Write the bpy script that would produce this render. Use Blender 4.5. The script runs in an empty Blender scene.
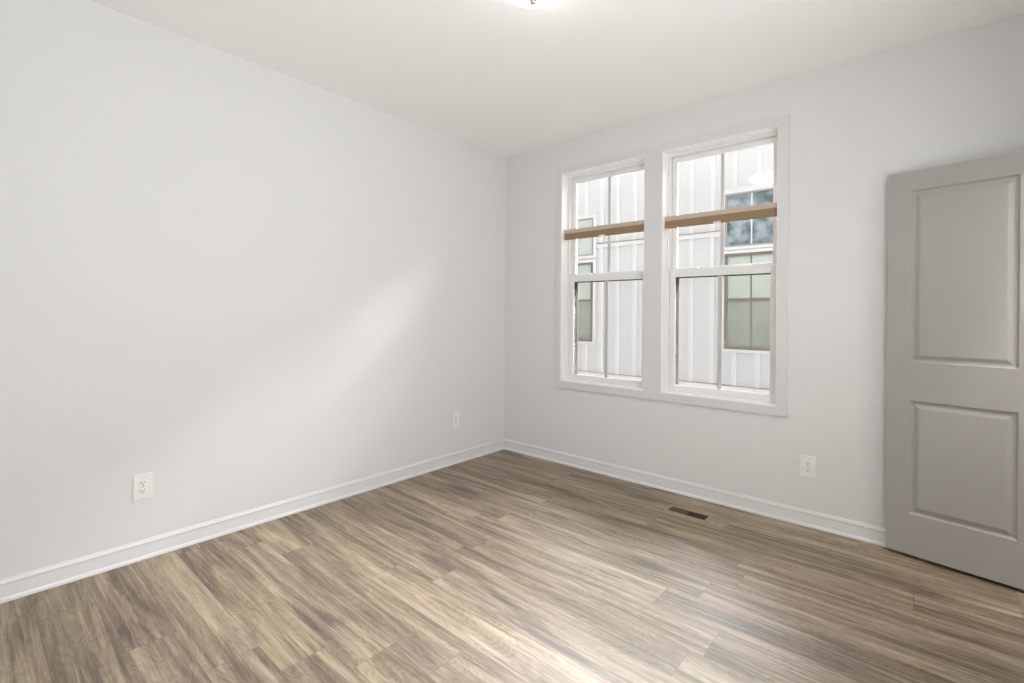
import bpy, bmesh, math, random
from mathutils import Vector, Matrix
random.seed(3)
sc = bpy.context.scene
C = sc.collection

# ------------------------------------------------------------------ camera
F_PX, PX, PY = 482.03, 502.2, 314.55
yaw, roll = math.radians(-41.63), 0.0086
cam_d = bpy.data.cameras.new('camera')
cam_d.sensor_fit = 'HORIZONTAL'; cam_d.sensor_width = 36.0
cam_d.lens = F_PX / 1024 * 36.0
cam_d.shift_x = (512 - PX) / 1024
cam_d.shift_y = -(341.5 - PY) / 1024
cam_d.clip_start = 0.02
cam = bpy.data.objects.new('camera', cam_d); C.objects.link(cam)
fw = Vector((math.sin(yaw), math.cos(yaw), 0.0))
rt = Vector((math.cos(yaw), -math.sin(yaw), 0.0))
up = rt.cross(fw)
rt2 = math.cos(roll) * rt + math.sin(roll) * up
up2 = -math.sin(roll) * rt + math.cos(roll) * up
M = Matrix((rt2, up2, -fw)).transposed().to_4x4()
M.translation = Vector((2.9996, -3.4130, 1.2639))
cam.matrix_world = M
sc.camera = cam

# ------------------------------------------------------------------ exposure, sky, sun, lamps
sc.view_settings.view_transform = 'Standard'
sc.view_settings.look = 'None'
sc.view_settings.gamma = 1.0
sc.view_settings.use_curve_mapping = False
sc.view_settings.exposure = 0.0
sc.cycles.max_bounces = 14
sc.cycles.diffuse_bounces = 10
sc.cycles.transparent_max_bounces = 16
sc.cycles.use_denoising = True
sc.cycles.sample_clamp_indirect = 8.0

W = bpy.data.worlds.new('world'); sc.world = W
W.use_nodes = True
bg = W.node_tree.nodes['Background']
SKY_BASE, SUN_POWER, SUN_TRAVEL, SUN_ANGLE = 1.6, 85.0, (-1.0, -0.55, -0.58), 62
EXTRA_SKY_POWER = 108.0
bg.inputs['Strength'].default_value = SKY_BASE
bg.inputs['Color'].default_value = (0.97, 0.985, 1.0, 1)
d = bpy.data.lights.new('hazy_sun', 'SUN'); d.energy = SUN_POWER; d.angle = math.radians(SUN_ANGLE); d.color = (1.0, 0.985, 0.965)
sn = bpy.data.objects.new('hazy_sun', d); C.objects.link(sn)      # veiled sun, standing over the neighbour's roof
sn.rotation_euler = Vector(SUN_TRAVEL).to_track_quat('-Z', 'Y').to_euler(); sn.location = (6, 10, 9)
d = bpy.data.lights.new('extra_sky_sun', 'SUN'); d.energy = EXTRA_SKY_POWER; d.angle = math.radians(60)
sn = bpy.data.objects.new('extra_sky_sun', d); C.objects.link(sn)  # second sun lamp, added to brighten the floor and its sheen
sn.rotation_euler = Vector((0.25, -1.0, -1.0)).to_track_quat('-Z', 'Y').to_euler(); sn.location = (2, 10, 9)

def lamp(name, loc, watts, radius, color):
    d = bpy.data.lights.new(name, 'POINT'); d.energy = watts; d.shadow_soft_size = radius; d.color = color
    o = bpy.data.objects.new(name, d); C.objects.link(o); o.location = loc
    return o
lamp('closet_lamp', (3.80, -0.95, 2.60), 60, 0.05, (1.0, 0.96, 0.9))
def area(name, loc, aim, watts, sx, sy, color):
    d = bpy.data.lights.new(name, 'AREA'); d.energy = watts; d.shape = 'RECTANGLE'; d.size = sx; d.size_y = sy; d.color = color
    o = bpy.data.objects.new(name, d); C.objects.link(o); o.location = loc
    o.rotation_euler = Vector(aim).to_track_quat('-Z', 'Y').to_euler()
    return o
area('side_fill_light', (3.54, -2.45, 1.40), (-1, 0, 0.34), 54, 1.9, 1.7, (0.985, 0.99, 1.0))  # added fill panel beside the camera, no such source known
DOME_STRENGTH = 8.0

# ------------------------------------------------------------------ node helpers
def new_mat(name):
    m = bpy.data.materials.new(name); m.use_nodes = True
    nt = m.node_tree; b = nt.nodes['Principled BSDF']
    return m, nt, b
def principled(name, col, rough=0.5, metal=0.0, spec=0.5, bump=0.0, bscale=400.0, vary=0.0, vscale=3.0):
    m, nt, b = new_mat(name)
    b.inputs['Base Color'].default_value = (*col, 1)
    b.inputs['Roughness'].default_value = rough
    b.inputs['Metallic'].default_value = metal
    b.inputs['Specular IOR Level'].default_value = spec
    tc = nt.nodes.new('ShaderNodeTexCoord')
    if vary:
        n = nt.nodes.new('ShaderNodeTexNoise'); n.inputs['Scale'].default_value = vscale
        nt.links.new(tc.outputs['Object'], n.inputs['Vector'])
        mx = nt.nodes.new('ShaderNodeMix'); mx.data_type = 'RGBA'
        mx.inputs[6].default_value = (*[c * (1 - vary) for c in col], 1)
        mx.inputs[7].default_value = (*[min(1, c * (1 + vary)) for c in col], 1)
        nt.links.new(n.outputs['Fac'], mx.inputs[0]); nt.links.new(mx.outputs[2], b.inputs['Base Color'])
    if bump:
        n = nt.nodes.new('ShaderNodeTexNoise'); n.inputs['Scale'].default_value = bscale
        n.inputs['Detail'].default_value = 3
        nt.links.new(tc.outputs['Object'], n.inputs['Vector'])
        bp = nt.nodes.new('ShaderNodeBump'); bp.inputs['Strength'].default_value = bump
        bp.inputs['Distance'].default_value = 0.002
        nt.links.new(n.outputs['Fac'], bp.inputs['Height']); nt.links.new(bp.outputs[0], b.inputs['Normal'])
    return m

MAT = {}
MAT['wall'] = principled('wall_paint', (0.715, 0.718, 0.715), 0.75, spec=0.25, bump=0.06, bscale=260, vary=0.006, vscale=1.2)
MAT['ceiling'] = principled('ceiling_paint', (0.92, 0.925, 0.92), 0.9, spec=0.1, bump=0.06, bscale=220)
MAT['trim'] = principled('trim_paint', (0.73, 0.735, 0.74), 0.35, spec=0.45)
MAT['casing'] = principled('casing_paint', (0.67, 0.67, 0.67), 0.45, spec=0.4)
MAT['jamb'] = principled('jamb_gloss_white', (0.88, 0.88, 0.875), 0.3, spec=0.5)
MAT['muntin'] = principled('grille_shaded', (0.52, 0.51, 0.50), 0.4)  # shade on the room side of the bars put into the grey
MAT['vinyl'] = principled('window_vinyl', (0.79, 0.785, 0.78), 0.4, spec=0.4)
MAT['screen_frame'] = principled('dark_bronze_frame', (0.05, 0.045, 0.04), 0.5)
MAT['door'] = principled('door_paint', (0.365, 0.355, 0.34), 0.45, spec=0.4, bump=0.03, bscale=150)
MAT['plate'] = principled('outlet_plastic', (0.80, 0.805, 0.80), 0.35)
MAT['slot'] = principled('dark_slot', (0.03, 0.028, 0.025), 0.7)
MAT['steel'] = principled('brushed_nickel', (0.50, 0.49, 0.47), 0.35, metal=1.0)
MAT['fixture'] = principled('fixture_white', (0.8, 0.8, 0.78), 0.4)
MAT['vent'] = principled('vent_tan', (0.33, 0.26, 0.185), 0.5, spec=0.4)
MAT['vent_louver'] = principled('vent_louver_brown', (0.085, 0.052, 0.026), 0.5)
MAT['vent_dark'] = principled('vent_duct_dark', (0.012, 0.009, 0.007), 0.8)
MAT['shade_rail'] = principled('shade_rail_tan', (0.50, 0.42, 0.34), 0.5)
MAT['shade_fabric'] = principled('shade_fabric_tan', (0.31, 0.215, 0.13), 0.85, spec=0.15, bump=0.2, bscale=500)
MAT['shade_clear'] = principled('shade_tab', (0.82, 0.80, 0.75), 0.3)
MAT['siding'] = principled('siding_white', (0.65, 0.65, 0.645), 0.7, spec=0.2)
MAT['batten'] = principled('batten_white', (0.70, 0.70, 0.695), 0.6, spec=0.2)
MAT['frame_outer'] = principled('outer_frame_taupe', (0.20, 0.19, 0.18), 0.6)
MAT['house_trim'] = principled('house_trim_white', (0.74, 0.735, 0.72), 0.6, spec=0.2)
MAT['house_frame'] = principled('house_window_taupe', (0.155, 0.13, 0.11), 0.6)
MAT['house_frame_grey'] = principled('house_window_grey', (0.30, 0.30, 0.30), 0.6)
MAT['flashing'] = principled('flashing_taupe', (0.27, 0.235, 0.20), 0.6)
MAT['roof'] = principled('roof_grey', (0.12, 0.12, 0.125), 0.9, bump=0.5, bscale=60)
MAT['cladding'] = principled('low_bounce_cladding', (0.03, 0.03, 0.03), 0.8)  # near black, added to keep bounce light off the house opposite
MAT['ground'] = principled('ground_bounce_pale', (0.72, 0.71, 0.69), 0.9, bump=0.3, bscale=30, vary=0.1)  # unseen ground, made pale to bounce light onto the opposite house

def glass_mat(name, refl=0.05, tint=(1, 1, 1)):
    m, nt, b = new_mat(name); nt.nodes.remove(b)
    out = nt.nodes['Material Output']
    t = nt.nodes.new('ShaderNodeBsdfTransparent'); t.inputs[0].default_value = (*tint, 1)
    g = nt.nodes.new('ShaderNodeBsdfGlossy'); g.inputs['Roughness'].default_value = 0.02
    f = nt.nodes.new('ShaderNodeFresnel'); f.inputs['IOR'].default_value = 1.0 + refl * 8
    x = nt.nodes.new('ShaderNodeMixShader')
    nt.links.new(f.outputs[0], x.inputs[0]); nt.links.new(t.outputs[0], x.inputs[1]); nt.links.new(g.outputs[0], x.inputs[2])
    nt.links.new(x.outputs[0], out.inputs['Surface'])
    return m
MAT['glass'] = glass_mat('window_glass', 0.045)

def screen_mat():
    # fine insect mesh: mostly open, the threads catch a little light
    m, nt, b = new_mat('insect_mesh')
    out = nt.nodes['Material Output']
    b.inputs['Base Color'].default_value = (0.30, 0.285, 0.26, 1); b.inputs['Roughness'].default_value = 0.8
    t = nt.nodes.new('ShaderNodeBsdfTransparent')
    x = nt.nodes.new('ShaderNodeMixShader'); x.inputs[0].default_value = 0.13
    nt.links.new(t.outputs[0], x.inputs[1]); nt.links.new(b.outputs[0], x.inputs[2])
    nt.links.new(x.outputs[0], out.inputs['Surface'])
    return m
MAT['screen'] = screen_mat()

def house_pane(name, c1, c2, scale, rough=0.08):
    # reflected sky and greenery painted into the pane colour; loosely mottled
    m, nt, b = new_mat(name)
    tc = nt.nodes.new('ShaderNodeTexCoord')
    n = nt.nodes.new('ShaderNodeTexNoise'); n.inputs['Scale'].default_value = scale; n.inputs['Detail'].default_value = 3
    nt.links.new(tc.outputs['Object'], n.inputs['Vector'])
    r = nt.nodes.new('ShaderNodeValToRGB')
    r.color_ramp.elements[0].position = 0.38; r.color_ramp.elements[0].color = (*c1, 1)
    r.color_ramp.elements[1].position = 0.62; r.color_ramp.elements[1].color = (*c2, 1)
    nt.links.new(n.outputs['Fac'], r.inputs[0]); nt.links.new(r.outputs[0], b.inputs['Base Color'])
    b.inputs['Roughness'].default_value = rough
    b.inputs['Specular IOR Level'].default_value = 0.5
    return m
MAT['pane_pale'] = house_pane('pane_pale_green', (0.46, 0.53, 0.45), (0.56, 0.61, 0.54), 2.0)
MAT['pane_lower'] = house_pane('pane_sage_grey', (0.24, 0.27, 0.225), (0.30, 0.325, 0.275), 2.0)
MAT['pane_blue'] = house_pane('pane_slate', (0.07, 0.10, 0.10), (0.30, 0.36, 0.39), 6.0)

def dome_mat():
    m, nt, b = new_mat('lit_glass_dome')
    b.inputs['Base Color'].default_value = (0.9, 0.88, 0.84, 1)
    b.inputs['Roughness'].default_value = 0.3
    b.inputs['Emission Color'].default_value = (1.0, 0.97, 0.93, 1)
    b.inputs['Emission Strength'].default_value = DOME_STRENGTH
    return m
MAT['dome'] = dome_mat()

def floor_mat():
    m, nt, b = new_mat('vinyl_plank_floor')
    N, L = nt.nodes.new, nt.links.new
    def math_(op, a, bb=None):
        n = N('ShaderNodeMath'); n.operation = op
        for i, v in enumerate((a, bb)):
            if v is None: continue
            if hasattr(v, 'links'): L(v, n.inputs[i])
            else: n.inputs[i].default_value = v
        return n.outputs[0]
    tc = N('ShaderNodeTexCoord'); sp = N('ShaderNodeSeparateXYZ'); L(tc.outputs['Object'], sp.inputs[0])
    X, Y = sp.outputs[0], sp.outputs[1]
    PWID, PLEN = 0.181, 1.22
    row = math_('FLOOR', math_('DIVIDE', math_('ADD', Y, 20.03), PWID))
    wn = N('ShaderNodeTexWhiteNoise'); wn.noise_dimensions = '1D'; L(row, wn.inputs['W'])
    xo = math_('ADD', math_('ADD', X, 30.0), math_('MULTIPLY', wn.outputs['Value'], PLEN * 7))
    col = math_('FLOOR', math_('DIVIDE', xo, PLEN))
    cmb = N('ShaderNodeCombineXYZ'); L(row, cmb.inputs[0]); L(col, cmb.inputs[1])
    wid = N('ShaderNodeTexWhiteNoise'); wid.noise_dimensions = '3D'; L(cmb.outputs[0], wid.inputs['Vector'])
    pid = wid.outputs['Value']
    # grain: coordinates shifted per plank, stretched along x
    def grain(sx, sy, detail, rough, dist, mul, off):
        c = N('ShaderNodeCombineXYZ')
        L(math_('ADD', math_('MULTIPLY', X, sx), math_('MULTIPLY', pid, 61.0 + off)), c.inputs[0])
        L(math_('ADD', math_('MULTIPLY', Y, sy), math_('MULTIPLY', pid, 37.0 + off)), c.inputs[1])
        L(math_('MULTIPLY', pid, 19.0 + off), c.inputs[2])
        n = N('ShaderNodeTexNoise'); n.inputs['Scale'].default_value = mul; n.inputs['Detail'].default_value = detail
        n.inputs['Roughness'].default_value = rough; n.inputs['Distortion'].default_value = dist
        L(c.outputs[0], n.inputs['Vector'])
        return n.outputs['Fac']
    broad = grain(1.0, 11.0, 3.0, 0.55, 1.1, 1.0, 0.0)     # wide streaks
    fine = grain(2.6, 80.0, 4.0, 0.7, 0.8, 1.0, 7.0)      # fine fibres
    mid = grain(1.3, 27.0, 4.0, 0.65, 1.5, 1.0, 3.0)
    cath = grain(2.4, 9.0, 2.0, 0.5, 0.4, 1.0, 11.0)       # field whose iso-lines draw cathedral figure
    rings = math_('ABSOLUTE', math_('SUBTRACT', math_('FRACT', math_('MULTIPLY', cath, 17.0)), 0.5))
    v = math_('MULTIPLY', broad, 0.46)
    v = math_('ADD', v, math_('MULTIPLY', mid, 0.34))
    v = math_('ADD', v, math_('MULTIPLY', fine, 0.26))
    v = math_('ADD', v, math_('MULTIPLY', rings, 0.09))
    v = math_('ADD', v, math_('MULTIPLY', pid, 0.035))
    blot = N('ShaderNodeMapRange'); L(grain(1.6, 9.0, 2.0, 0.5, 0.8, 1.0, 41.0), blot.inputs['Value'])
    blot.inputs['From Min'].default_value = 0.60; blot.inputs['From Max'].default_value = 0.74
    v = math_('SUBTRACT', v, math_('MULTIPLY', blot.outputs[0], 0.075))
    ramp = N('ShaderNodeValToRGB'); L(v, ramp.inputs[0])
    cr = ramp.color_ramp
    cr.elements[0].position = 0.38; cr.elements[0].color = (0.048, 0.030, 0.018, 1)
    cr.elements[1].position = 0.72; cr.elements[1].color = (0.47, 0.375, 0.265, 1)
    for p, c in ((0.46, (0.094, 0.062, 0.038)), (0.54, (0.185, 0.134, 0.090)), (0.62, (0.310, 0.237, 0.162))):
        e = cr.elements.new(p); e.color = (*c, 1)
    # warm/cool shift between planks and inside the figure
    hue = N('ShaderNodeMix'); hue.data_type = 'RGBA'; hue.blend_type = 'MULTIPLY'; hue.inputs[0].default_value = 1.0
    tint = N('ShaderNodeValToRGB'); L(grain(0.9, 6.0, 1.0, 0.5, 0.2, 1.0, 23.0), tint.inputs[0])
    tint.color_ramp.elements[0].position = 0.35; tint.color_ramp.elements[0].color = (1.0, 0.96, 0.97, 1)
    tint.color_ramp.elements[1].position = 0.65; tint.color_ramp.elements[1].color = (1.0, 1.01, 0.93, 1)
    L(ramp.outputs[0], hue.inputs[6]); L(tint.outputs[0], hue.inputs[7])
    # seams
    fy = math_('FRACT', math_('DIVIDE', math_('ADD', Y, 20.03), PWID))
    fx = math_('FRACT', math_('DIVIDE', xo, PLEN))
    ey = math_('MULTIPLY', math_('MINIMUM', fy, math_('SUBTRACT', 1.0, fy)), PWID)
    ex = math_('MULTIPLY', math_('MINIMUM', fx, math_('SUBTRACT', 1.0, fx)), PLEN)
    e = math_('MINIMUM', ey, ex)
    seam = N('ShaderNodeMapRange'); L(e, seam.inputs['Value'])
    seam.inputs['From Min'].default_value = 0.0003; seam.inputs['From Max'].default_value = 0.0018
    sm = N('ShaderNodeMix'); sm.data_type = 'RGBA'; L(seam.outputs[0], sm.inputs[0])
    sm.inputs[6].default_value = (0.10, 0.075, 0.055, 1); L(hue.outputs[2], sm.inputs[7])
    L(sm.outputs[2], b.inputs['Base Color'])
    rr = N('ShaderNodeMapRange'); L(v, rr.inputs['Value'])
    rr.inputs['From Min'].default_value = 0.35; rr.inputs['From Max'].default_value = 0.75
    rr.inputs['To Min'].default_value = 0.55; rr.inputs['To Max'].default_value = 0.48
    L(rr.outputs[0], b.inputs['Roughness'])
    b.inputs['Specular IOR Level'].default_value = 0.95
    b.inputs['IOR'].default_value = 1.6
    bp = N('ShaderNodeBump'); bp.inputs['Strength'].default_value = 0.25; bp.inputs['Distance'].default_value = 0.0012
    hgt = math_('ADD', math_('MULTIPLY', fine, 0.35), math_('MULTIPLY', seam.outputs[0], 0.6))
    L(hgt, bp.inputs['Height']); L(bp.outputs[0], b.inputs['Normal'])
    return m
MAT['floor'] = floor_mat()

# ------------------------------------------------------------------ mesh helpers
def box(bm, x0, x1, y0, y1, z0, z1, bevel=0.0):
    r = bmesh.ops.create_cube(bm, size=1.0)
    for v in r['verts']:
        v.co = Vector((x0 + (v.co.x + .5) * (x1 - x0), y0 + (v.co.y + .5) * (y1 - y0), z0 + (v.co.z + .5) * (z1 - z0)))
    if bevel:
        es = list({e for v in r['verts'] for e in v.link_edges})
        bmesh.ops.bevel(bm, geom=es, offset=bevel, segments=2, profile=0.6, affect='EDGES')
def lathe(bm, prof, seg=48, cx=0.0, cy=0.0):
    rings = []
    for r, z in prof:
        if r < 1e-6: rings.append([bm.verts.new((cx, cy, z))])
        else: rings.append([bm.verts.new((cx + r * math.cos(2 * math.pi * k / seg), cy + r * math.sin(2 * math.pi * k / seg), z)) for k in range(seg)])
    for a, b in zip(rings, rings[1:]):
        for k in range(seg):
            q = [a[k % len(a)], a[(k + 1) % len(a)], b[(k + 1) % len(b)], b[k % len(b)]]
            u = []
            for v in q:
                if v not in u: u.append(v)
            if len(u) > 2: bm.faces.new(u)
def sweep(bm, prof, a, b, axis):
    """extrude a closed profile; prof = list of (outwards, z); axis 'x': runs along x, outwards = -y; axis 'y': runs along y, outwards = +x"""
    ends = []
    for t in (a, b):
        ends.append([bm.verts.new((t, -o, z) if axis == 'x' else (o, t, z)) for o, z in prof])
    n = len(prof)
    for k in range(n):
        bm.faces.new((ends[0][k], ends[0][(k + 1) % n], ends[1][(k + 1) % n], ends[1][k]))
    bm.faces.new(ends[0]); bm.faces.new(ends[1][::-1])
def obj(name, bm, mat, parent=None, smooth=False, loc=None):
    bmesh.ops.recalc_face_normals(bm, faces=bm.faces)
    me = bpy.data.meshes.new(name); bm.to_mesh(me); bm.free()
    if smooth:
        for p in me.polygons: p.use_smooth = True
    me.materials.append(MAT[mat])
    o = bpy.data.objects.new(name, me); C.objects.link(o)
    if parent: o.parent = parent
    if loc: o.location = loc
    return o
def empty(name, loc, rz=0.0):
    o = bpy.data.objects.new(name, None); C.objects.link(o)
    o.location = loc; o.rotation_euler = (0, 0, rz); o.empty_display_size = 0.1
    return o
def tag(o, label=None, cat=None, group=None, kind=None):
    if label: o['label'] = label
    if cat: o['category'] = cat
    if group: o['group'] = group
    if kind: o['kind'] = kind
    return o
def struct(name, bm, mat, label, cat, parent=None):
    return tag(obj(name, bm, mat, parent), label, cat, kind='structure')

# ------------------------------------------------------------------ room
RX, FY, H, T = 3.44, -3.62, 2.74, 0.15        # right wall x, wall behind the camera, ceiling, wall thickness
WIN = [(0.645, 1.395), (1.53, 2.28)]; WZ0, WZ1 = 0.703, 2.465
CL0, CL1 = -0.172, -0.79                       # closet opening in the right wall (y)

bm = bmesh.new(); box(bm, -T, 4.3, FY - T, T, -0.12, 0.0)
struct('floor', bm, 'floor', 'floor of wood-look vinyl planks running along the window wall', 'floor')
bm = bmesh.new(); box(bm, -T, 4.3, FY - T, T, H, H + 0.2)
struct('ceiling', bm, 'ceiling', 'flat white painted ceiling', 'ceiling')
bm = bmesh.new(); box(bm, -T, 0, FY - T, T, 0, H)
struct('wall_left', bm, 'wall', 'plain pale grey wall left of the corner', 'wall')
bm = bmesh.new()
for x0, x1, z0, z1 in ((0, WIN[0][0], 0, H), (WIN[0][1], WIN[1][0], WZ0, WZ1), (WIN[1][1], 4.3, 0, H),
                       (WIN[0][0], WIN[1][1], 0, WZ0), (WIN[0][0], WIN[1][1], WZ1, H)):
    box(bm, x0, x1, 0, T, z0, z1)
struct('wall_back', bm, 'wall', 'pale grey wall holding the pair of windows', 'wall')
bm = bmesh.new()
box(bm, RX, RX + .12, FY, -3.40, 0, H); box(bm, RX, RX + .12, -1.50, CL1, 0, H); box(bm, RX, RX + .12, -3.40, -1.50, 0, .55); box(bm, RX, RX + .12, -3.40, -1.50, 2.25, H); box(bm, RX, RX + .12, CL0, 0, 0, H); box(bm, RX, RX + .12, CL1, CL0, 2.05, H)  # wide gap beside the camera is made up to hold the fill light
struct('wall_right', bm, 'wall', 'pale grey wall with the closet opening and a wide added opening for the fill light', 'wall')
bm = bmesh.new()
box(bm, 0, 4.3, FY - T, FY, 0, H)
struct('wall_front', bm, 'wall', 'pale grey wall behind the viewpoint', 'wall')
bm = bmesh.new(); box(bm, 4.18, 4.3, FY, 0, 0, H); box(bm, RX + .12, 4.18, -1.5, -1.4, 0, H)  # also closes an added box that keeps sun out behind the fill light
struct('wall_closet', bm, 'wall', 'inner walls of the closet and of the added box behind the fill light', 'wall')

base_prof = [(0, 0), (0.016, 0), (0.0165, 0.005), (0.0150, 0.012), (0.0120, 0.017), (0.0090, 0.020), (0.0080, 0.072), (0.0085, 0.075),
             (0.0100, 0.079), (0.0095, 0.084), (0.0070, 0.089), (0.005, 0.093), (0.004, 0.098), (0, 0.099)]
bm = bmesh.new(); sweep(bm, base_prof, FY, 0, 'y')
struct('baseboard_left', bm, 'trim', 'white baseboard with shoe moulding along the left wall', 'baseboard')
bm = bmesh.new(); sweep(bm, base_prof, 0.0, RX, 'x')
struct('baseboard_back', bm, 'trim', 'white baseboard with shoe moulding under the windows', 'baseboard')

# picture-frame casing round both windows (mitred look: flat board with eased edges)
CW = 0.058
bm = bmesh.new()
xa, xb, za, zb = WIN[0][0] - CW, WIN[1][1] + CW, WZ0 - CW, WZ1 + CW
cy = -0.016
box(bm, xa, WIN[0][0], cy, 0, za, zb, 0.002); box(bm, WIN[1][1], xb, cy, 0, za, zb, 0.002)
box(bm, WIN[0][0] - .001, WIN[1][1] + .001, cy, 0, WZ1, zb, 0.002); box(bm, WIN[0][0] - .001, WIN[1][1] + .001, cy, 0, za, WZ0, 0.002)
box(bm, WIN[0][1], WIN[1][0], cy + .001, 0, WZ0 - .001, WZ1 + .001, 0.001)
struct('trim_1', bm, 'casing', 'flat white casing framing both windows with a shared centre post', 'window casing')

# ------------------------------------------------------------------ windows
def rect_frame(bm, x0, x1, z0, z1, y0, y1, l, r, b, t, bev=0.0):
    box(bm, x0, x0 + l, y0, y1, z0, z1, bev); box(bm, x1 - r, x1, y0, y1, z0, z1, bev)
    box(bm, x0 + l, x1 - r, y0, y1, z0, z0 + b, bev); box(bm, x0 + l, x1 - r, y0, y1, z1 - t, z1, bev)
def make_window(n, x0, x1, label):
    root = empty('window_%d' % n, ((x0 + x1) / 2, 0, WZ0))
    tag(root, label, 'window', kind='structure')
    w = (x1 - x0) / 2; h = WZ1 - WZ0
    bm = bmesh.new()                                            # painted return (jamb extension)
    rect_frame(bm, -w, w, 0, h, -0.014, 0.078, 0.004, 0.004, 0.010, 0.004)
    obj('jamb', bm, 'jamb', root)
    bm = bmesh.new()                                            # vinyl frame, stepped
    rect_frame(bm, -w, w, 0.0, h, 0.074, 0.150, 0.019, 0.019, 0.020, 0.022, 0.0015)
    fr_ = obj('window_frame', bm, 'vinyl', root)
    bm = bmesh.new()
    rect_frame(bm, -w, w, -.001, h + .001, 0.1495, 0.166, 0.030, 0.030, 0.028, 0.030)
    eo = obj('outer_frame', bm, 'frame_outer', fr_); eo['label'] = 'taupe outer face of the window frame'
    zm = 1.575 - WZ0                                            # meeting rail centre
    # upper sash, outer track
    sx = w - 0.022
    up_ = None
    bm = bmesh.new(); rect_frame(bm, -sx, sx, zm - .012, h - .024, 0.122, 0.146, 0.034, 0.034, 0.058, 0.036, 0.002)
    up_ = obj('upper_sash', bm, 'vinyl', root)
    bm = bmesh.new(); box(bm, -sx + .03, sx - .03, 0.133, 0.136, zm + .04, h - .055)
    obj('glass_pane', bm, 'glass', up_)
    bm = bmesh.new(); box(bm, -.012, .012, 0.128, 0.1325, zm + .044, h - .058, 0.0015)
    obj('muntin', bm, 'muntin', up_)['label'] = 'grille bar greyed for its shaded room side'
    # lower sash, inner track
    bm = bmesh.new(); rect_frame(bm, -sx, sx, 0.018, zm + .030, 0.086, 0.104, 0.038, 0.038, 0.036, 0.055, 0.002)
    lo = obj('lower_sash', bm, 'vinyl', root)
    bm = bmesh.new(); box(bm, -sx + .034, sx - .034, 0.098, 0.101, 0.05, zm - .02)
    obj('glass_pane', bm, 'glass', lo)
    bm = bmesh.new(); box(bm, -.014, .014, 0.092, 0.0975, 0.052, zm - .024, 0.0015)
    obj('muntin', bm, 'muntin', lo)['label'] = 'grille bar greyed for its shaded room side'
    bm = bmesh.new()                                            # cam locks on the meeting rail
    for s in (-.17, .17):
        box(bm, s - .022, s + .022, 0.087, 0.104, zm + .030, zm + .038, 0.002)
    obj('sash_lock', bm, 'vinyl', lo)
    # half insect screen outside the lower sash
    bm = bmesh.new(); rect_frame(bm, -sx + .004, sx - .004, 0.024, zm + .004, 0.1475, 0.156, 0.040, 0.040, 0.014, 0.034, 0.001)
    s_ = obj('screen_frame', bm, 'screen_frame', root); s_['label'] = 'dark bronze insect screen frame'
    bm = bmesh.new()
    vs = [bm.verts.new(c) for c in ((-sx + .04, .1515, .04), (sx - .04, .1515, .04), (sx - .04, .1515, zm - .02), (-sx + .04, .1515, zm - .02))]
    bm.faces.new(vs)
    obj('screen_mesh', bm, 'screen', s_)
make_window(1, *WIN[0], 'left double-hung window, nearer the corner of the room')
make_window(2, *WIN[1], 'right double-hung window, nearer the open grey door')

# ------------------------------------------------------------------ window shades (lowered part way, fabric stacked)
def make_shade(x0, x1, label):
    w = (x1 - x0) / 2 - 0.005
    root = empty('window_shade', ((x0 + x1) / 2, 0.038, 1.925))
    tag(root, label, 'window shade', 'tan window shades')
    bm = bmesh.new(); box(bm, -w + .003, w - .003, -0.020, 0.016, 0.031, 0.066, 0.004)
    obj('middle_rail', bm, 'shade_rail', root)
    bm = bmesh.new()                                            # pleated cells pressed together
    n = 6; zz = [-0.008 + 0.040 * k / n for k in range(n + 1)]
    prof = []
    for k in range(n):
        prof += [(-0.0185, zz[k] + .0012), (-0.0195, (zz[k] + zz[k + 1]) / 2), (-0.0185, zz[k + 1] - .0012), (-0.0180, zz[k + 1])]
    prof = [(-0.0180, zz[0])] + prof + [(0.0175, zz[-1]), (0.0175, zz[0])]
    ends = [[bm.verts.new((x, y, z)) for y, z in prof] for x in (-w + .005, w - .005)]
    m = len(prof)
    for k in range(m): bm.faces.new((ends[0][k], ends[0][(k + 1) % m], ends[1][(k + 1) % m], ends[1][k]))
    bm.faces.new(ends[0]); bm.faces.new(ends[1][::-1])
    obj('pleated_fabric', bm, 'shade_fabric', root)
    bm = bmesh.new(); box(bm, -w + .003, w - .003, -0.019, 0.016, -0.018, -0.007, 0.002)
    br = obj('bottom_rail', bm, 'shade_fabric', root)
    bm = bmesh.new(); box(bm, -0.024, 0.024, -0.032, -0.014, -0.020, -0.013, 0.0025)
    hd = obj('pull_tab', bm, 'shade_clear', br); hd['label'] = 'pale pull tab'
    for s in (-1, 1):
        bm = bmesh.new(); box(bm, s * w - .002, s * w + .0015, -0.021, 0.018, -0.018, 0.066, 0.001)
        obj('end_cap', bm, 'vinyl', root)
make_shade(*WIN[0], 'tan shade stacked half way up the left window')
make_shade(*WIN[1], 'tan shade stacked half way up the right window, by the door')

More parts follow.
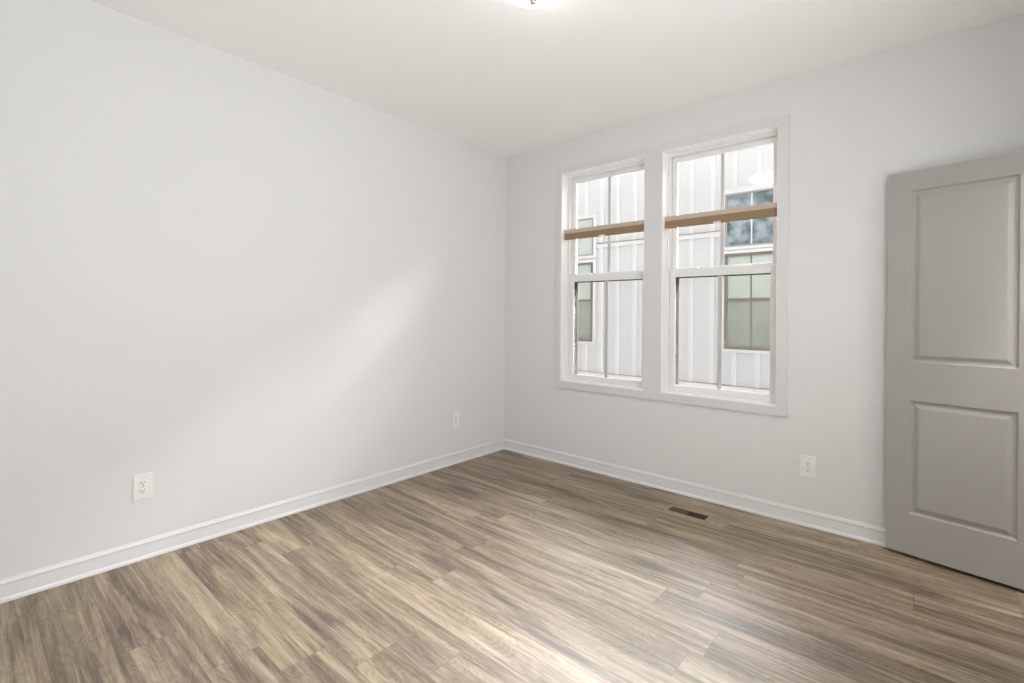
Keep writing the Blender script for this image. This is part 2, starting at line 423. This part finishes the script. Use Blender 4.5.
# ------------------------------------------------------------------ outlets
def make_outlet(loc, rz, label):
    root = empty('electrical_outlet', loc, rz)      # local -y faces the room
    tag(root, label, 'outlet', 'wall outlets')
    bm = bmesh.new(); box(bm, -.0405, .0405, -.0085, 0, -.065, .065, .0035)
    pl = obj('cover_plate', bm, 'plate', root)
    for s in (-1, 1):
        bm = bmesh.new()
        zc = s * .0195
        pts = []
        for k in range(24):                          # rounded face with flat top and bottom
            a = 2 * math.pi * k / 24
            pts.append((.0170 * math.cos(a), max(-.0140, min(.0140, .0170 * math.sin(a)))))
        f = [bm.verts.new((x, -.0084, zc + z)) for x, z in pts]
        g = [bm.verts.new((x * .95, -.0108, zc + z * .95)) for x, z in pts]
        for k in range(24): bm.faces.new((f[k], f[(k + 1) % 24], g[(k + 1) % 24], g[k]))
        bm.faces.new(g)
        rc = obj('receptacle', bm, 'plate', root)
        bm = bmesh.new()
        box(bm, -.0080, -.0056, -.0111, -.0100, zc - .001, zc + .0085); box(bm, .0054, .0076, -.0111, -.0100, zc, zc + .0075)
        bmesh.ops.create_cone(bm, segments=12, radius1=.0030, radius2=.0030, depth=.001, cap_ends=True,
                              matrix=Matrix.Translation((0, -.0107, zc - .0070)) @ Matrix.Rotation(math.pi / 2, 4, 'X'))
        sl = obj('contact_slots', bm, 'slot', rc); sl['label'] = 'dark plug slots'
    bm = bmesh.new()
    bmesh.ops.create_cone(bm, segments=14, radius1=.0034, radius2=.0028, depth=.0015, cap_ends=True,
                          matrix=Matrix.Translation((0, -.0092, 0)) @ Matrix.Rotation(math.pi / 2, 4, 'X'))
    obj('screw', bm, 'steel', root)
make_outlet((0, -2.789, 0.371), math.pi / 2, 'white double outlet low on the left wall, far from the corner')
make_outlet((0, -0.625, 0.371), math.pi / 2, 'white outlet low on the left wall, close to the corner')
make_outlet((2.452, 0, 0.362), 0, 'white double outlet on the window wall beside the grey door')

# ------------------------------------------------------------------ floor vent
root = empty('floor_vent', (1.846, -0.308, 0))
tag(root, 'brown metal floor register with slots below the right window', 'floor vent')
bm = bmesh.new()
ax, ay, ix, iy = .140, .070, .117, .042
loops = []
for dx, dy, z in ((ax, ay, .0005), (ax - .003, ay - .003, .0030), (ix + .003, iy + .003, .0045), (ix, iy, .0038), (ix, iy, -.0)):
    loops.append([bm.verts.new((sx * dx, sy * dy, z)) for sx, sy in ((-1, -1), (1, -1), (1, 1), (-1, 1))])
for a, b in zip(loops, loops[1:]):
    for k in range(4): bm.faces.new((a[k], a[(k + 1) % 4], b[(k + 1) % 4], b[k]))
obj('vent_plate', bm, 'vent', root)
bm = bmesh.new(); box(bm, -ix - .001, ix + .001, -iy - .001, iy + .001, .0002, .0006)
obj('duct_opening', bm, 'vent_dark', root)
bm = bmesh.new()
for k in range(22):
    x = -ix + .006 + k * (2 * ix - .012) / 21
    tilt = -.0030 if x < 0 else .0030
    wv = .0042 if x < 0 else .0010
    vs = [bm.verts.new(c) for c in ((x - wv, -iy, .0030), (x + wv, -iy, .0030 + tilt * .3), (x + wv, iy, .0030 + tilt * .3), (x - wv, iy, .0030))]
    v2 = [bm.verts.new(v.co - Vector((0, 0, .0012))) for v in vs]
    bm.faces.new(vs); bm.faces.new(v2[::-1])
    for q in range(4): bm.faces.new((vs[q], vs[(q + 1) % 4], v2[(q + 1) % 4], v2[q]))
for yy in (-.014, .014): box(bm, -ix, ix, yy - .0012, yy + .0012, .0012, .0026)
obj('louvers', bm, 'vent_louver', root)

# ------------------------------------------------------------------ ceiling light
root = empty('ceiling_light', (1.724, -1.797, H))
tag(root, 'round flush ceiling light with a lit white glass dome', 'ceiling light')
bm = bmesh.new(); lathe(bm, [(0, 0), (.135, 0), (.140, -.004), (.140, -.030), (.132, -.036), (0, -.036)])
obj('base_pan', bm, 'fixture', root, True)
bm = bmesh.new()
lathe(bm, [(.142, -.030), (.150, -.038), (.154, -.046)] + [(.154 * math.cos(t), -.046 - .074 * math.sin(t)) for t in [math.pi / 2 * k / 12 for k in range(1, 12)]] + [(0, -.120)])
obj('glass_dome', bm, 'dome', root, True)
bm = bmesh.new(); lathe(bm, [(0, -.116), (.017, -.120), (.020, -.132), (.015, -.137), (.012, -.142), (.012, -.147), (.007, -.152), (0, -.154)], 24)
f = obj('finial', bm, 'steel', root, True); f['label'] = 'small brushed metal finial'

# ------------------------------------------------------------------ open closet door
DW, DT, DH = 0.592, 0.035, 2.020
door = empty('door_1', (2.824, -0.068, 0.019), math.atan2(-0.092, 0.5))
tag(door, 'grey two-panel door standing open against the window wall', 'door', kind='structure')
PX0, PX1 = 0.095, 0.491
PZ = ((0.215, 0.811), (1.012, 1.916))
bm = bmesh.new()
xs = [0, PX0, PX1, DW]; zs = [0, PZ[0][0], PZ[0][1], PZ[1][0], PZ[1][1], DH]
for side, y in ((0, 0.0), (1, DT)):
    g = [[bm.verts.new((x, y, z)) for z in zs] for x in xs]
    for i in range(3):
        for j in range(5):
            if side == 0 and i == 1 and j in (1, 3): continue
            bm.faces.new((g[i][j], g[i + 1][j], g[i + 1][j + 1], g[i][j + 1]))
    if side == 0: g0 = g
for a, b in (((0, 0), (3, 0)), ((3, 0), (3, 5)), ((3, 5), (0, 5)), ((0, 5), (0, 0))):
    A, B = g0[a[0]][a[1]].co, g0[b[0]][b[1]].co
    vs = [bm.verts.new(c) for c in (A, B, B + Vector((0, DT, 0)), A + Vector((0, DT, 0)))]
    bm.faces.new(vs)
obj('door_leaf', bm, 'door', door)
for z0, z1 in PZ:
    bm = bmesh.new(); prev = None
    for off, dep in ((0, 0), (.001, .0010), (.006, .0095), (.010, .0115), (.018, .0118), (.021, .0110), (.038, .0025), (.042, .0020)):
        lp = [bm.verts.new(c) for c in ((PX0 + off, dep, z0 + off), (PX1 - off, dep, z0 + off), (PX1 - off, dep, z1 - off), (PX0 + off, dep, z1 - off))]
        if prev:
            for k in range(4): bm.faces.new((prev[k], prev[(k + 1) % 4], lp[(k + 1) % 4], lp[k]))
        prev = lp
    bm.faces.new(prev)
    obj('door_panel', bm, 'door', door)
for z in (0.20, 1.01, 1.82):
    bm = bmesh.new()
    bmesh.ops.create_cone(bm, segments=14, radius1=.006, radius2=.006, depth=.09, cap_ends=True, matrix=Matrix.Translation((DW + .006, .030, z)))
    box(bm, DW - .001, DW + .004, .006, .034, z - .045, z + .045)
    obj('hinge', bm, 'steel', door)

# ------------------------------------------------------------------ outside
bm = bmesh.new()
for x0, x1, z0, z1 in ((-30, WIN[0][0], -3.1, H + .3), (WIN[0][1], WIN[1][0], WZ0, WZ1), (WIN[1][1], 34, -3.1, H + .3),
                       (WIN[0][0], WIN[1][1], -3.1, WZ0), (WIN[0][0], WIN[1][1], WZ1, H + .3)):
    box(bm, x0, x1, T, T + .015, z0, z1)  # added sheet, run wide to block light from the ground behind
struct('wall_exterior', bm, 'cladding', 'unseen outer wall face, darkened and widened to cut light on the townhouse', 'wall')
bm = bmesh.new(); box(bm, -30, 34, 0.1, 12, -3.3, -3.1)
struct('ground', bm, 'ground', 'ground between the two houses', 'ground')

HY = 4.0
house = empty('townhouse', (0, HY, 0))
tag(house, 'white board-and-batten townhouse seen through both windows', 'house')
HX0, HX1, HZ0, HZ1, HZR = -30.0, 30.0, -3.1, 4.4, 4.6
wins = [  # x0, x1, z0, z1, kind
    (0.752, 1.462, 0.793, 2.170, 'hung'), (0.752, 1.462, 2.268, 3.035, 'fixed'),
    (-2.150, -1.440, 0.800, 2.200, 'hung'), (-2.150, -1.440, 2.320, 2.985, 'fixed')]
bm = bmesh.new(); box(bm, HX0, HX1, 0.0, 7.0, HZ0, HZ1)
obj('siding_wall', bm, 'siding', house)
bm = bmesh.new()
k0 = int((HX0 - .267) / .310)
for k in range(k0, 140):
    x = .267 + .310 * k
    if x > HX1 - .1: break
    segs = [(HZ0, -0.02), (0.27, 2.44), (2.52, HZ1)]
    for a, b in segs:
        spans = [(a, b)]
        for wx0, wx1, wz0, wz1, kd in wins:
            if wx0 - .07 < x < wx1 + .07:
                new = []
                for p, q in spans:
                    if wz1 + .09 <= p or wz0 - .05 >= q: new.append((p, q)); continue
                    if p < wz0 - .05: new.append((p, wz0 - .05))
                    if q > wz1 + .09: new.append((wz1 + .09, q))
                spans = new
        for p, q in spans:
            if q - p > .03: box(bm, x - .030, x + .030, -0.026, 0.001, p, q)
obj('battens', bm, 'batten', house)
bm = bmesh.new(); caps = bmesh.new()                            # horizontal bands with drip caps
def hband(z0, z1, proud):
    xsb = [HX0]
    for wx0, wx1, wz0, wz1, kd in sorted(wins):
        if wz0 - .05 < z1 and wz1 + .09 > z0 and xsb[-1] < wx0: xsb += [wx0 - .06, wx1 + .06]
    xsb.append(HX1)
    for a, b in zip(xsb[::2], xsb[1::2]):
        box(bm, a, b, -proud, 0.001, z0, z1); box(caps, a, b, -proud - .014, 0.001, z1, z1 + .012)
hband(2.44, 2.51, .024); hband(-0.02, 0.262, .026); hband(HZ1 - .25, HZ1 - .012, .03)
obj('trim_boards', bm, 'house_trim', house)
obj('drip_flashing', caps, 'flashing', house)['label'] = 'thin taupe drip flashing'
bm = bmesh.new(); box(bm, HX0 - .1, HX1 + .1, -0.12, 7.1, HZ1, HZR)
obj('roof', bm, 'roof', house)
for wx0, wx1, wz0, wz1, kd in wins:
    fr = 'house_frame' if kd == 'hung' else 'house_frame_grey'
    bm = bmesh.new(); t = .045 if kd == 'hung' else .028
    rect_frame(bm, wx0, wx1, wz0, wz1, -0.030, 0.001, t, t, t * .8, t * .9)
    zm = wz0 + (wz1 - wz0) * .518
    if kd == 'hung': box(bm, wx0 + t, wx1 - t, -0.026, .001, zm - .022, zm + .022)
    w_ = obj('house_window', bm, fr, house)
    xm = (wx0 + wx1) / 2
    bm = bmesh.new(); box(bm, xm - .009, xm + .009, -0.016, -0.010, wz0 + t * .7, wz1 - t * .8)
    obj('muntin', bm, fr if kd == 'hung' else 'house_trim', w_)
    if kd == 'hung':
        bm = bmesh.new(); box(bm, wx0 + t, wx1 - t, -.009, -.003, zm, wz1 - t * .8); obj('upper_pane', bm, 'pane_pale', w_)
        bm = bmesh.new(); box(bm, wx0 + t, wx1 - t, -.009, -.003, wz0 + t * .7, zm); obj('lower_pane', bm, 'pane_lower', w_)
    else:
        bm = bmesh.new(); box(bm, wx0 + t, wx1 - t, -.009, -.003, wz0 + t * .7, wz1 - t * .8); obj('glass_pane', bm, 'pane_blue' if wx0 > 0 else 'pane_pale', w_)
    bm = bmesh.new()
    cz1 = wz1 + (.075 if kd == 'fixed' else .045)
    box(bm, wx0 - .055, wx0, -.026, .001, wz0 - .045, cz1); box(bm, wx1, wx1 + .055, -.026, .001, wz0 - .045, cz1)
    box(bm, wx0, wx1, -.026, .001, wz1, cz1); box(bm, wx0, wx1, -.028, .001, wz0 - .045, wz0)
    if kd == 'fixed': box(bm, wx0 - .065, wx1 + .065, -.042, .001, cz1, cz1 + .010)
    obj('window_casing', bm, 'house_trim', w_)
